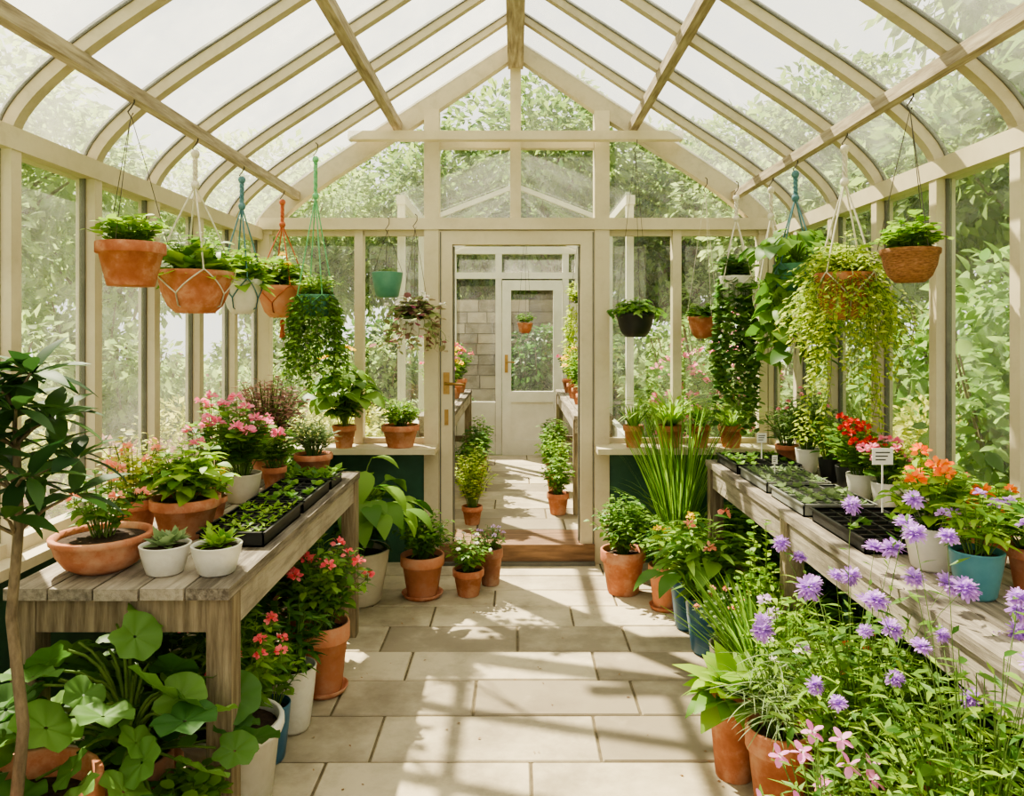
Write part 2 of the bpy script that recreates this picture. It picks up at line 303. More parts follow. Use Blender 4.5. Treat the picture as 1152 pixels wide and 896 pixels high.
for s,nm in((-1,'left'),(1,'right')):
    mb=MB(); xa,xb=sorted((s*1.66,s*1.76)); mb.box((xa,YF,-.05),(xb,YB+.05,.73),'green')
    xa,xb=sorted((s*1.58,s*1.78)); mb.box((xa,YF,.73),(xb,YB-.0,.765),'cream')
    mb.build('wall_'+nm)
    mb=MB()
    for y in ys:
        xa,xb=sorted((s*1.645,s*1.72)); mb.box((xa,y-.026,.765),(xb,y+.026,2.12),'cream')
        for q in(-1,1):
            xa,xb=sorted((s*1.68,s*1.70)); ya,yb=sorted((y+q*.026,y+q*.036)); mb.box((xa,ya,.81),(xb,yb,2.1),'gasket')
    xa,xb=sorted((s*1.66,s*1.715)); mb.box((xa,YF,.765),(xb,YB,.81),'cream')
    xa,xb=sorted((s*1.64,s*1.74)); mb.box((xa,YF,2.1),(xb,YB+.03,2.175),'cream')
    xg=s*1.69
    for a,b in zip(ys[1:],ys[:-1]): mb.add([(xg,a+.03,.8),(xg,b-.03,.8),(xg,b-.03,2.1),(xg,a+.03,2.1)],[(0,1,2,3)],'glass')
    mb.build('window_'+('1' if s<0 else '2'))
mb=MB()
for a,b in zip(ys[1:],ys[:-1]):
    for i in range(len(AR)-1):
        p,q=AR[i],AR[i+1]; mb.add([(p[0],a+.01,p[1]),(q[0],a+.01,q[1]),(q[0],b-.01,q[1]),(p[0],b-.01,p[1])],[(0,1,2,3)],'roofglass',True)
mb.build('ceiling')
mb=MB()
for k,y in enumerate(ys):
    sweep(mb,AR,y,.046 if k else .08,.045 if k else .11,'rafter',.015)
    if k: sweep(mb,AR,y,.058,.004,'gasket',.012)
mb.build('roof_rafters')
mb=MB(); mb.box((-.05,YF,3.22),(.05,YB,3.33),'oldwood'); mb.box((-.015,YF,3.33),(.015,YB,3.42),'oldwood'); mb.build('ridge_beam')
for s in(-1,1):
    mb=MB(); mb.box((s*1.42-.022,YF,2.36),(s*1.42+.022,YB-.02,2.41),'oldwood'); mb.build('roof_purlin')
    mb=MB(); mb.box((s*.76-.025,YF,2.80),(s*.76+.025,YB-.02,2.86),'oldwood'); mb.build('roof_purlin')
mb=MB(); mb.box((-1.06,YB-.17,2.72),(1.06,YB-.1,2.775),'cream'); mb.build('tie_beam')
# back wall
mb=MB()
for a,b in((-1.65,-.5),(.51,1.65)):
    mb.box((a,YB-.02,-.02),(b,YB+.07,.74),'green'); mb.box((a,YB-.26,.74),(b,YB+.09,.775),'cream')
    mb.box((a,YB-.035,.64),(b,YB-.021,.739),'green')
for p in(-1.63,-1.02,1.05,1.61): mb.box((p-.028,YB-.03,.775),(p+.028,YB+.05,2.17),'cream')
for p in(-.545,.56): mb.box((p-.048,YB-.05,.0),(p+.048,YB+.06,roofz(p)-.1),'cream')
mb.box((-.035,YB-.03,2.2),(.035,YB+.05,3.3),'cream')
mb.box((-1.66,YB-.06,2.165),(1.66,YB+.07,2.24),'cream')
mb.box((-.5,YB-.02,2.70),(.51,YB+.04,2.75),'cream')
for a,b in((-1.6,-1.05),(-.99,-.595),(.61,1.02),(1.08,1.58)):
    mb.box((a,YB-.01,.775),(b,YB+.03,.81),'cream'); mb.box((a,YB-.01,2.13),(b,YB+.03,2.165),'cream')
mb.build('wall_back')
mb=MB()
for a,b in((-1.64,-.59),(.6,1.64)): mb.add([(a,YB+.01,.8),(b,YB+.01,.8),(b,YB+.01,2.16),(a,YB+.01,2.16)],[(0,1,2,3)],'clear')
for p,q in zip(AR[:-1],AR[1:]): mb.add([(p[0],YB+.01,2.2),(q[0],YB+.01,2.2),(q[0],YB+.01,max(2.2,q[1])),(p[0],YB+.01,max(2.2,p[1]))],[(0,1,2,3)],'clear')
mb.build('window_3')
mb=MB(); mb.box((-1.65,YF-.08,-.05),(1.65,YF,.75),'green')
for p in(-1.66,-.8,0,.8,1.66): mb.box((p-.04,YF-.07,.75),(p+.04,YF,roofz(p)-.02),'cream')
mb.box((-1.65,YF-.06,2.15),(1.65,YF-.01,2.24),'cream'); mb.build('wall_front')
# door
mb=MB((0,YB,0)); a,b=YB-.045,YB+.03
mb.box((-.495,a,.0),(-.41,b,2.16),'cream'); mb.box((.42,a,.0),(.51,b,2.16),'cream'); mb.box((-.41,a,2.07),(.42,b,2.16),'cream')
for x0,x1 in((-.41,-.398),(.408,.42)): mb.box((x0,a+.03,.14),(x1,b-.01,2.06),'gasket')
mb.box((-.49,a-.004,.0),(-.482,a,2.15),'gasket'); mb.box((.498,a-.004,0),(.506,a,2.15),'gasket')
mb.box((-.468,a-.008,1.1),(-.428,a,1.24),'brass'); mb.box((-.46,a-.008,.9),(-.435,a,1.0),'brass')
mb.lathe([(.001,0),(.012,0),(.012,.02),(.001,.02)],(-.448,a-.02,1.16),'brass',12)
mb.tube([(-.448,a-.005,1.17),(-.448,a-.05,1.17),(-.43,a-.06,1.17),(-.33,a-.06,1.165)],[.009,.009,.009,.007],'brass',8)
mb.build('door_1')
mb=MB(); mb.box((-.49,YB-.07,.0),(.51,YB+.3,.13),'step'); mb.box((-.49,YB-.1,0),(.51,YB-.07,.022),'gasket'); mb.build('door_step')
# annex
Y2=8.45; AX=.74; AE=2.42
mb=MB(); slabs(mb,[8.43-.32*k for k in range(10)]+[YB+.31],-AX,AX,.13); mb.box((-AX,YB+.31,-.02),(AX,8.43,.124),'grout'); mb.build('floor')
mb=MB()
y2s=[5.1,6.2,7.3,8.38]
for s in(-1,1):
    xa,xb=sorted((s*AX,s*(AX+.06))); mb.box((xa,5.06,0),(xb,Y2,.8),'white'); mb.box((xa,5.06,AE-.06),(xb,Y2,AE),'white')
    xa,xb=sorted((s*(AX+.005),s*(AX+.055)))
    for y in y2s: mb.box((xa,y-.02,.8),(xb,y+.02,AE-.05),'white')
    mb.add([(s*(AX+.03),5.06,.8),(s*(AX+.03),Y2,.8),(s*(AX+.03),Y2,AE-.05),(s*(AX+.03),5.06,AE-.05)],[(0,1,2,3)],'clear')
for y in (6.2,8.4): sweep(mb,[(-AX-.04,AE),(0,AE+.3),(AX+.04,AE)],y,.035,.04,'white')
mb.box((-.02,5.06,AE+.25),(.02,Y2,AE+.29),'white')
for s in(-1,1): mb.add([(s*(AX+.04),5.06,AE+.01),(0,5.06,AE+.31),(0,Y2,AE+.31),(s*(AX+.04),Y2,AE+.01)],[(0,1,2,3)],'clear')
mb.build('annex_greenhouse_frame')
mb=MB()
for p in(-.70,-.19,.56,.70): mb.box((p-.035,Y2+.005,.13),(p+.035,Y2+.075,2.4),'white')
for a,b in((-.66,-.23),(.6,.66)): mb.box((a,Y2+.02,.13),(b,Y2+.06,.72),'white'); mb.add([(a,Y2+.03,.7),(b,Y2+.03,.7),(b,Y2+.03,2.1),(a,Y2+.03,2.1)],[(0,1,2,3)],'clear')
mb.box((-.74,Y2,2.1),(.74,Y2+.08,2.17),'white'); mb.box((-.74,Y2,2.38),(.74,Y2+.08,2.46),'white')
mb.add([(-.7,Y2+.04,2.17),(.7,Y2+.04,2.17),(.7,Y2+.04,2.38),(-.7,Y2+.04,2.38)],[(0,1,2,3)],'glass')
mb.build('wall_annex')
mb=MB((.18,Y2,.13)); a,b=Y2-.03,Y2+.03
for x0,x1 in((-.15,-.05),(.42,.52)): mb.box((x0,a,.13),(x1,b,2.08),'white')
for z0,z1 in((.13,.3),(.72,.84),(1.97,2.08)): mb.box((-.05,a+.002,z0),(.42,b-.002,z1),'white')
mb.box((-.05,a+.02,.3),(.42,b-.01,.72),'white'); mb.add([(-.05,Y2,.84),(.42,Y2,.84),(.42,Y2,1.97),(-.05,Y2,1.97)],[(0,1,2,3)],'clear')
mb.box((-.12,a-.01,1.05),(-.085,a,1.25),'brass'); mb.tube([(-.1,a,1.17),(-.1,a-.05,1.17),(0,a-.05,1.165)],.008,'brass',6); mb.build('door_2')
# ================= BENCHES
def bench(name,x0,x1,y0,y1,z,legs,side):
    mb=MB((x0,y0,0)); n=5; w=(x1-x0)/n
    for i in range(n):
        dy=rnd(-.006,.006); mb.box((x0+i*w+.003,y0+dy,z-.032),(x0+(i+1)*w-.003,y1+dy,z+rnd(-.0012,0)),'bench')
    for xx in(x0+.015,x1-.05): mb.box((xx,y0+.04,z-.135),(xx+.035,y1-.04,z-.033),'bench')
    for y in legs:
        mb.box((x0+.05,y-.03,z-.13),(x1-.05,y+.01,z-.033),'benchleg')
        for xx in(x0+.004,x1-.074): mb.box((xx,y-.035,side),(xx+.07,y+.035,z-.034),'benchleg')
        mb.box((x0+.06,y-.015,side+.2),(x1-.06,y+.015,side+.26),'benchleg')
    return mb.build(name)
bench('potting_bench',-1.4,-.78,2.06,3.8,.8,[2.12,3.74],0)
bench('potting_bench',1.04,1.57,1.1,4.15,.8,[1.2,2.95,4.08],0)
bench('potting_bench',-.73,-.47,5.6,8.2,.88,[5.7,8.1],.13)
bench('potting_bench',.43,.73,5.6,8.2,.88,[5.7,8.1],.13)
def tray(x0,x1,y0,y1,z,nx,ny,m='black',T_='smallr',L=.022,ml='fresh',p=.75,n=6):
    mb=MB((x0,y0,z)); h=.05; w=.005
    mb.box((x0,y0,z),(x1,y1,z+.006),m)
    for a,b in(((x0,y0),(x0+w,y1)),((x1-w,y0),(x1,y1)),((x0,y0),(x1,y0+w)),((x0,y1-w),(x1,y1))): mb.box((*a,z),(*b,z+h),m)
    mb.box((x0-.008,y0-.008,z+h-.006),(x0+w,y1+.008,z+h),m); mb.box((x1-w,y0-.008,z+h-.006),(x1+.008,y1+.008,z+h),m)
    mb.box((x0,y0-.008,z+h-.006),(x1,y0+w,z+h),m); mb.box((x0,y1-w,z+h-.006),(x1,y1+.008,z+h),m)
    for i in range(1,nx): xx=x0+(x1-x0)*i/nx; mb.box((xx-.004,y0+w,z+.006),(xx+.004,y1-w,z+h-.004),m)
    for i in range(1,ny): yy=y0+(y1-y0)*i/ny; mb.box((x0+w,yy-.004,z+.006),(x1-w,yy+.004,z+h-.004),m)
    mb.box((x0+w,y0+w,z+.006),(x1-w,y1-w,z+.034),'soil')
    for i in range(nx):
        for j in range(ny):
            if rnd(0,1)<p:
                c=(x0+(x1-x0)*(i+.5)/nx,y0+(y1-y0)*(j+.5)/ny,z+.034); mb.tube([c,(c[0],c[1],c[2]+.015)],.0015,'stem',3)
                rosette(mb,(c[0],c[1],c[2]+.012),n,L*rnd(.8,1.5),T_,ml,.1,1.2,.004)
    return mb.build('seedling_tray')
Z=.8
tray(-1.03,-.82,2.46,2.88,Z,4,7,T_='small',L=.028); tray(-1.03,-.82,2.92,3.32,Z,4,7,p=.5,ml='mid'); tray(-1.08,-.82,3.36,3.56,Z,5,4,T_='small',L=.045,ml='mid',n=9)
tray(1.09,1.4,3.72,4.08,Z,5,6,ml='mid',p=.6); tray(1.09,1.36,3.28,3.66,Z,4,6,T_='small',L=.03,ml='grey',n=8,p=.95,m='greytray'); tray(1.09,1.36,2.86,3.22,Z,4,6,m='greytray',ml='grey',n=8,p=.9); tray(1.1,1.42,2.38,2.8,Z,5,7,p=.35,ml='mid')
# ================= LEFT BENCH PLANTS
plant('flowering_bowl_plant',-1.225,2.24,Z,.14,.105,'bowl','terra',bush(.19,.11,20,9,'oval',.048,'mid',('pom','salmon',.02,7)))
for x,m_ in((-1.02,'grey'),(-.87,'fresh')): plant('succulent_in_white_pot',x,2.2,Z,.072,.085,'cer','ceramw',lambda mb,c:(rosette(mb,c,22,.06,'small',m_,.2,1.4),rosette(mb,c+[.02,.015,.01],12,.05,'small',m_,.3,1.4)))
plant('potted_leafy_plant',-1.135,2.6,Z,.115,.135,'terra','terra',lambda mb,c:(stems(mb,c,.17,.16,26,8,'oval',.085,'fresh'),rosette(mb,c+[0,0,.06],16,.11,'oval','fresh')))
plant('potted_yellow_green_plant',-1.31,2.6,Z,.075,.13,'terra','terra',bush(.22,.13,24,11,'small',.05,'yel',('pom','salmon',.018,7)))
plant('potted_yellow_flower',-1.14,2.85,Z,.05,.08,'terra','terra',bush(.1,.06,10,6,'oval',.045,'fresh',('daisy','yellow',.024,6)))
plant('potted_herb',-1.27,2.95,Z,.055,.1,'cer','ceramw',bush(.14,.09,14,8,'small',.04,'mid'))
plant('potted_pink_geranium',-1.13,3.12,Z,.08,.12,'cer','beige',bush(.27,.16,34,11,'smallr',.048,'mid',('pom','pink',.03,11)))
plant('potted_pink_geranium',-1.3,3.26,Z,.06,.1,'terra','terrad',bush(.3,.13,20,10,'smallr',.045,'mid',('pom','pink',.026,7)))
plant('potted_pelargonium',-1.08,3.38,Z,.055,.1,'terra','terra',bush(.17,.1,18,9,'smallr',.042,'mid',('pom','pink',.018,4)))
plant('potted_dusky_shrub',-1.2,3.66,Z,.085,.12,'terra','terrad',bush(.36,.2,64,17,'small',.05,'dusk',sr=.003,dome=.3,t0=.2))
plant('potted_sage',-.985,3.68,Z,.092,.11,'terra','terra',bush(.17,.11,36,12,'needle',.055,'grey'))
plant('small_white_pot',-1.13,3.53,Z,.04,.07,'cer','ceramw',bush(.06,.04,7,5,'small',.03,'mid'))
def sunfl(mb,c):
    bigleaf(mb,c,34,.45,.19,.16,'heart','mid',e=(-.5,.3)); stems(mb,c,.36,.17,18,8,'heart',.1,'mid')
    for p in((.03,-.03,.5),(-.12,.0,.44)): q=c+np.array(p); mb.tube([c,(c+q)/2+[.01,0,.04],q],.004,'stem',5); daisy(mb,q,.05,'yellow','brown',14)
plant('potted_sunflower',-1.08,4.76,.775,.075,.14,'terra','terra',sunfl)
plant('potted_basil',-.73,4.79,.775,.12,.14,'terra','terra',bush(.17,.14,38,10,'oval',.048,'fresh'))
plant('potted_tall_shrub',-1.36,4.3,0,.15,.3,'terra','terrad',bush(.75,.22,30,16,'oval',.09,'mid'))
# floor left
plant('potted_large_leaf_plant',-.87,4.2,0,.17,.3,'cer','beige',lambda mb,c:(bigleaf(mb,c,40,.56,.24,.2,'hosta','mid',(.06,-.02),e=(-.3,.5)),stems(mb,c,.4,.22,18,8,'oval',.13,'deep')))
plant('potted_mint',-.53,4.3,0,.125,.23,'terra','terra',bush(.27,.18,44,13,'oval',.05,'mid'),True)
plant('potted_viola',-.27,4.32,0,.09,.15,'terra','terra',bush(.21,.15,30,9,'oval',.045,'mid',('pom','petalw',.012,8)))
plant('potted_lavender',-.15,4.5,0,.075,.22,'terra','terrad',bush(.14,.1,18,9,'small',.04,'ivy',('pom','lilac',.014,8)))
plant('potted_begonia',-.8,3.16,0,.105,.28,'terra','terra',bush(.36,.21,38,12,'oval',.06,'mid',('pom','coral',.028,13)),True)
plant('potted_shade_plant',-.84,2.86,0,.085,.24,'cer','ceramw',bush(.26,.13,20,10,'lance',.09,'deep'))
plant('potted_small_shrub',-.86,2.65,0,.07,.2,'cer','blue',bush(.25,.12,18,9,'oval',.05,'mid'))
plant('potted_coral_flower',-.9,2.4,0,.155,.27,'bucket','ceramw',bush(.4,.18,38,14,'lance',.08,'mid',('pom','coral',.02,12)))
plant('potted_squash_plant',-1.08,2.1,0,.12,.33,'terra','terrad',lambda mb,c:(bigleaf(mb,c,66,.48,.3,.15,'lobed','squash',(.0,-.13),.005,(-.9,.2),.9,.85),stems(mb,c,.2,.18,14,5,'smallr',.07,'squash')))
plant('potted_ground_cover',-.88,1.98,0,.09,.24,'terra','terrad',bush(.12,.13,30,8,'smallr',.045,'mid'))
for x,y,k in((-1.2,2.55,'deep'),(-1.1,2.95,'deep'),(-1.22,3.4,'deep'),(-1.0,3.5,'deep')): plant('potted_shade_plant',x,y,0,.1,.2,'terra','terrad',bush(.38,.24,28,11,'oval',.08,k))
def treef(mb,c):
    b=np.array(c); top=b+[-.01,.02,.86]
    mb.tube([b,b+[.02,0,.2],b+[-.015,.01,.45],b+[.01,.0,.66],top],[.015,.013,.012,.011,.008],'bark',8)
    for z0,n,rr in((.74,4,.12),(.84,6,.15),(.94,6,.13),(1.02,4,.06)):
        for i in range(n):
            az=i*2*pi/n+z0*9; o=np.array([math.cos(az),math.sin(az),0]); s=b+[0,0,z0-.1]; e=s+o*rr*rnd(.6,1)+[0,0,rnd(.04,.1)]
            mb.tube([s,(s+e)/2+[0,0,.01],e],[.005,.004,.003],'bark',4)
            rosette(mb,e,9,.125,'laurel','dark',-.3,1.1,.01)
plant('potted_citrus_tree',-1.14,1.72,0,.18,.46,'terra','terra',treef)
# ================= RIGHT
for x,L_,k,t in((.744,.17,22,'spike'),(.97,.42,70,'strap'),(1.165,.17,22,'spike'),(1.36,.32,50,'strap')):
    plant('potted_spider_plant' if t=='strap' else 'potted_aloe',x,4.77,.775,.08 if t=='strap' else .065,.14,'terra','terra',lambda mb,c:rosette(mb,c,k,L_,t,'mid' if t=='spike' else 'fresh',.9,1.5,.02))
plant('potted_mint',.62,4.36,0,.13,.25,'terra','terra',bush(.33,.2,46,13,'oval',.055,'mid'))
plant('potted_tall_grass',.93,4.36,0,.12,.28,'terra','terrad',lambda mb,c:(rosette(mb,c,110,.52,'grass','mid',1.05,1.5,.05),rosette(mb,c,150,.88,'grassup','mid',1.34,1.56,.07)))
plant('potted_leafy_plant',.81,4.1,0,.09,.23,'terra','terra',bush(.25,.15,28,10,'oval',.06,'mid'),True)
plant('potted_yellow_bloom_plant',.87,3.83,0,.085,.26,'cer','blue',bush(.33,.18,30,9,'oval',.08,'fresh',('pom','yellow',.022,5)))
plant('potted_rhododendron',.9,3.54,0,.105,.26,'cer','blue',lambda mb,c:(bigleaf(mb,c,18,.34,.22,.17,'hosta','mid'),stems(mb,c,.38,.24,28,9,'lance',.14,'mid'),[pom(mb,c+np.array(p),.03,'salmon') for p in((-.1,-.05,.38),(.08,0,.42),(-.03,-.14,.3))]))
plant('potted_seedling_plant',.92,3.2,0,.1,.18,'cer','beige',bush(.24,.17,32,10,'small',.05,'grey',('pom','salmon',.014,9)))
plant('potted_hosta',.74,2.56,0,.09,.3,'terra','terra',lambda mb,c:(rosette(mb,c,34,.18,'hosta','fresh',.2,1.4),rosette(mb,c,14,.2,'oval','fresh',.6,1.4)))
plant('potted_chives',.9,2.8,0,.1,.22,'cer','teal',lambda mb,c:(rosette(mb,c,170,.4,'blade','mid',1.1,1.55,.07)))
plant('potted_carnation',.82,2.36,0,.1,.27,'terra','terra',lambda mb,c:(bush(.26,.14,30,9,'blade',.14,'grey',('pom','petalw',.016,3))(mb,c)))
plant('potted_wallflower',.93,2.55,0,.08,.22,'terra','terrad',bush(.42,.15,26,11,'lance',.075,'fresh',('pom','lilac',.024,4)))
def scabf(n,H,off,rs=1,rd=.26):
    def f(mb,c):
        stems(mb,c,H*.7,rd,54,13,'lance',.07,'mid',.15); stems(mb,c,H*.64,rd+.02,58,15,'needle',.06,'fresh',.1)
        t=stems(mb,c,H,rd+.08,n,9,'needle',.055,'mid',.15,sr=.0016,off=off,dome=.45,jit=.2)
        for p in t: scab(mb,p,.031*rs*rnd(.7,1.1))
    return f
plant('potted_scabious',.92,2.0,0,.12,.26,'terra','terra',scabf(24,.76,(.06,0)))
plant('potted_scabious',.92,1.5,0,.12,.26,'terra','terrad',scabf(20,.84,(.03,0),.8))
plant('potted_pink_phlox',.68,1.62,0,.09,.24,'terra','terrad',lambda mb,c:[daisy(mb,p,.024,'magenta','petalw',5,(0,-.8,.6)) for p in stems(mb,c,.4,.17,30,13,'needle',.055,'mid')[::2]])
for x,y,k in((1.32,3.75,'deep'),(1.3,3.35,'deep'),(1.32,2.8,'deep'),(1.3,2.4,'deep'),(1.25,4.3,'mid')): plant('potted_shade_plant',x,y,0,.1,.2,'terra','terrad',bush(.34,.2,26,11,'oval',.08,k))
plant('potted_begonia',1.2,2.6,0,.09,.24,'cer','ceramw',bush(.25,.16,22,9,'oval',.055,'mid',('pom','red',.018,7)))
mb=MB((1.0,3.02,0)); c=pot(mb,(.98,3.02,0),.07,.16,'terra','terrad'); stems(mb,c,.58,.1,18,18,'smallr',.04,'fresh',.0); mb.build('climbing_ivy')
# right bench
plant('potted_orange_flower',1.235,2.24,Z,.08,.13,'cer','ceramw',bush(.19,.13,28,8,'oval',.065,'fresh',('pom','orange',.028,8)))
plant('potted_purple_aster',1.22,2.0,Z,.067,.125,'cer','teal',bush(.15,.1,20,8,'lance',.065,'fresh',('pom','purple',.018,4)))
plant('potted_purple_aster',1.4,2.05,Z,.06,.12,'terra','terra',bush(.14,.11,18,8,'smallr',.045,'mid',('pom','purple',.02,4)))
plant('potted_green_plant',1.43,2.28,Z,.06,.1,'terra','terra',bush(.14,.1,18,8,'smallr',.045,'fresh',('pom','orange',.02,3)))
plant('potted_pink_geranium',1.46,2.98,Z,.055,.11,'cer','ceramw',bush(.16,.1,22,8,'smallr',.042,'mid',('pom','pink',.024,9)))
plant('potted_red_geranium',1.44,3.16,Z,.055,.11,'cer','ceramw',bush(.2,.11,24,8,'smallr',.042,'mid',('pom','red',.025,9)))
plant('potted_red_geranium',1.47,3.34,Z,.055,.11,'black','black',bush(.2,.1,22,8,'smallr',.042,'mid',('pom','red',.025,8)))
plant('potted_herb',1.48,2.62,Z,.06,.1,'terra','terra',bush(.14,.09,22,9,'smallr',.035,'mid',('pom','coral',.012,4)))
plant('potted_herb',1.46,3.78,Z,.06,.12,'cer','ceramw',bush(.3,.16,40,14,'lance',.06,'ivy',('pom','pink',.012,8)))
plant('potted_herb',1.47,3.54,Z,.05,.11,'black','black',bush(.22,.1,22,9,'lance',.06,'mid'))
plant('potted_herb',1.45,4.04,Z,.06,.1,'terra','terra',bush(.22,.14,34,11,'needle',.06,'ivy'))
def label(x,y,z,w,h,L_):
    mb=MB((x,y,z)); mb.box((x-.003,y-.001,z),(x+.003,y+.001,z+L_),'label'); mb.box((x-w/2,y-.003,z+L_-h),(x+w/2,y-.001,z+L_),'label')
    for i in range(3): mb.box((x-w*.35,y-.0036,z+L_-h*(.3+.22*i)),(x+w*(.35-.1*i),y-.003,z+L_-h*(.22+.22*i)),'print')
    mb.build('plant_label')
label(1.33,2.74,.83,.075,.06,.25); label(1.27,3.9,.83,.05,.05,.15); label(-1.24,2.79,.8,.035,.05,.2); label(1.2,3.5,.83,.025,.04,.1)
# ================= HANGING BASKETS
def hang(name,x,y,zt,zr,r,h,style,m,rope,fn,mac=False,hk=.0,tassel=False):
    mb=MB((x,y,zr)); zb=zr-h; rr=.0042 if mac else .0015
    mb.tube([(x,y,zt+.03),(x+.012,y,zt+.02),(x+.012,y,zt-.01),(x,y,zt-.03),(x-.012,y,zt-.045),(x,y,zt-.065),(x+.008,y,zt-.05)],.0028,'wire',6)
    a0=zt-.06
    kz=zr+(a0-zr)*.72 if mac else a0
    if mac:
        for i in range(3): mb.tube([(x+.007*math.cos(t+i*2.1),y+.007*math.sin(t+i*2.1),a0+(kz-a0)*t/12.) for t in range(13)],.006,rope,5)
        for zz in(kz,a0-.01): mb.lathe([(.001,.022),(.016,.014),(.02,0),(.014,-.014),(.001,-.022)],(x,y,zz),rope,10)
    n=4 if mac else 3
    prof=lambda z:r*(.66+.36*(z-zb)/h)
    for i in range(n):
        a=i*2*pi/n+.6; ca,sa=math.cos(a),math.sin(a)
        mb.tube([(x,y,kz),(x+ca*r*.5,y+sa*r*.5,(kz+zr)/2+.02),(x+ca*(r+.006),y+sa*(r+.006),zr)],rr,rope,5)
        if mac:
            for q in(-1,1):
                P=[]
                for t in np.linspace(0,1,7):
                    aa=a+q*t*pi/n*1.0; z=zr-t*h*.55; P.append((x+math.cos(aa)*(prof(z)+.008),y+math.sin(aa)*(prof(z)+.008),z))
                mb.tube(P,rr*.8,rope,4)
                P=[]
                for t in np.linspace(0,1,6):
                    aa=a+q*pi/n; z=zr-h*.55-t*(h*.47); k=(prof(z)+.008)*(1 if t<.8 else .5); P.append((x+math.cos(aa)*k,y+math.sin(aa)*k,z))
                mb.tube(P,rr*.8,rope,4)
    if tassel:
        mb.lathe([(.001,.02),(.014,.01),(.016,-.01),(.01,-.03),(.02,-.09),(.001,-.1)],(x,y,zb-.03),rope,10)
    c=pot(mb,(x,y,zb),r,h,style,m)
    fn(mb,c); return mb.build(name)
hang('hanging_terracotta_pot',-1.42,2.79,2.36,1.83,.12,.16,'terra','terra','wire',bush(.12,.14,34,7,'smallr',.042,'fresh'))
hang('hanging_macrame_planter',-1.42,3.35,2.36,1.77,.16,.185,'bowl','terra','ropew',lambda mb,c:(rosette(mb,c,50,.18,'oval','fresh',.1,1.4,.05),stems(mb,c,.18,.18,24,7,'oval',.085,'mid')),True)
hang('hanging_macrame_planter',-1.42,3.92,2.36,1.775,.1,.18,'bowl','ceramw','ropeb',lambda mb,c:(rosette(mb,c,38,.17,'oval','mid',.0,1.4,.03),stems(mb,c,.18,.15,20,7,'oval',.08,'fresh')),True)
hang('hanging_macrame_planter',-1.42,4.6,2.36,1.78,.145,.19,'bowl','terra','ropeo',bush(.2,.18,34,8,'oval',.085,'fresh',('pom','yellow',.02,3)),True,tassel=True)
hang('hanging_trailing_ivy',-1.17,4.42,2.58,1.72,.1,.13,'cer','mintpot','ropeg',lambda mb,c:(trail(mb,c,.1,70,.66,'small',.05,'mid',.018,.07),stems(mb,c,.14,.15,30,8,'small',.05,'fresh')),True)
hang('hanging_green_pot',-.815,4.8,2.2,1.88,.1,.16,'cer','mintpot','wire',bush(.05,.07,14,5,'small',.03,'mid'))
hang('hanging_flowering_pot',-.62,4.66,2.2,1.58,.1,.1,'cer','ceramw','wire',lambda mb,c:(stems(mb,c,.17,.2,40,9,'smallr',.05,'var',droop=.1),trail(mb,c,.1,26,.22,'smallr',.045,'var',.025,.1),[pom(mb,p,.02,'petalw') for p in stems(mb,c,.16,.18,10,3,'smallr',.04,'mid')]))
hang('hanging_black_pot',.757,4.78,2.7,1.62,.12,.15,'bowl','black','wire',bush(.12,.19,38,8,'oval',.07,'mid',droop=.06))
hang('hanging_clay_pot',1.2,4.78,2.45,1.6,.11,.14,'bowl','terra','ropew',bush(.1,.15,34,8,'smallr',.045,'mid',droop=.05))
hang('hanging_trailing_ivy',1.30,4.45,2.36,1.83,.1,.14,'cer','ceramw','ropew',lambda mb,c:(trail(mb,c,.09,40,.98,'smallr',.045,'ivy',.022,.02),stems(mb,c,.14,.13,24,8,'smallr',.05,'ivy')),True)
hang('hanging_macrame_planter',1.42,4.2,2.36,1.74,.1,.15,'cer','ceramw','ropew',lambda mb,c:(rosette(mb,c,24,.13,'oval','mid',.0,1.4,.03)),True)
hang('hanging_heartleaf_plant',1.40,3.78,2.36,1.84,.11,.15,'cer','mintpot','ropeb',lambda mb,c:(bigleaf(mb,c,46,.2,.2,.12,'heart','mid',(-.03,-.05),.0025,(-1.1,.0)),trail(mb,c,.1,26,.55,'heart',.11,'mid',.06,.05)),True)
hang('hanging_trailing_lime_plant',1.42,3.26,2.36,1.755,.125,.2,'bowl','terra','ropew',lambda mb,c:(trail(mb,c,.12,40,.85,'small',.036,'lime',.013,.05,lrnd=.75),stems(mb,c,.2,.24,80,12,'small',.042,'lime',droop=.14),trail(mb,c,.12,60,.32,'small',.038,'lime',.013,.15)),True)
hang('hanging_wicker_pot',1.42,2.72,2.36,1.8,.1,.12,'bowl','wicker','wire',bush(.14,.13,38,8,'smallr',.04,'fresh',droop=.04))
# ================= ANNEX PLANTS
FZ=.13
plant('potted_yellow_green_shrub',-.31,5.4,FZ,.075,.13,'terra','terra',bush(.42,.17,44,15,'small',.05,'lime'))
plant('potted_fern_plant',.32,5.7,FZ,.085,.16,'terra','terra',bush(.3,.16,30,11,'oval',.055,'mid'))
for i,(x,y,k) in enumerate(((-.36,6.3,'mid'),(-.36,7.0,'deep'),(-.36,7.7,'mid'),(.34,6.5,'fresh'),(.36,7.2,'mid'),(.4,7.9,'mid'))):
    plant('potted_shrub',x,y,FZ,.08,.16,'terra','terrad',bush(.34,.17,26,10,'oval',.07,k))
for x,y,k,f in((-.59,5.8,'fresh','pink'),(-.59,6.4,'mid','yellow'),(-.59,7.1,'deep','pink'),(-.59,7.8,'mid','coral'),(.56,5.9,'mid','red'),(.57,6.5,'fresh','yellow'),(.57,7.1,'lime','yellow'),(.57,7.8,'mid','pink')):
    plant('potted_bedding_plant',x,y,.88,.09,.14,'terra','terra',bush(.36,.15,32,10,'oval',.065,k,('pom',f,.03,6)))
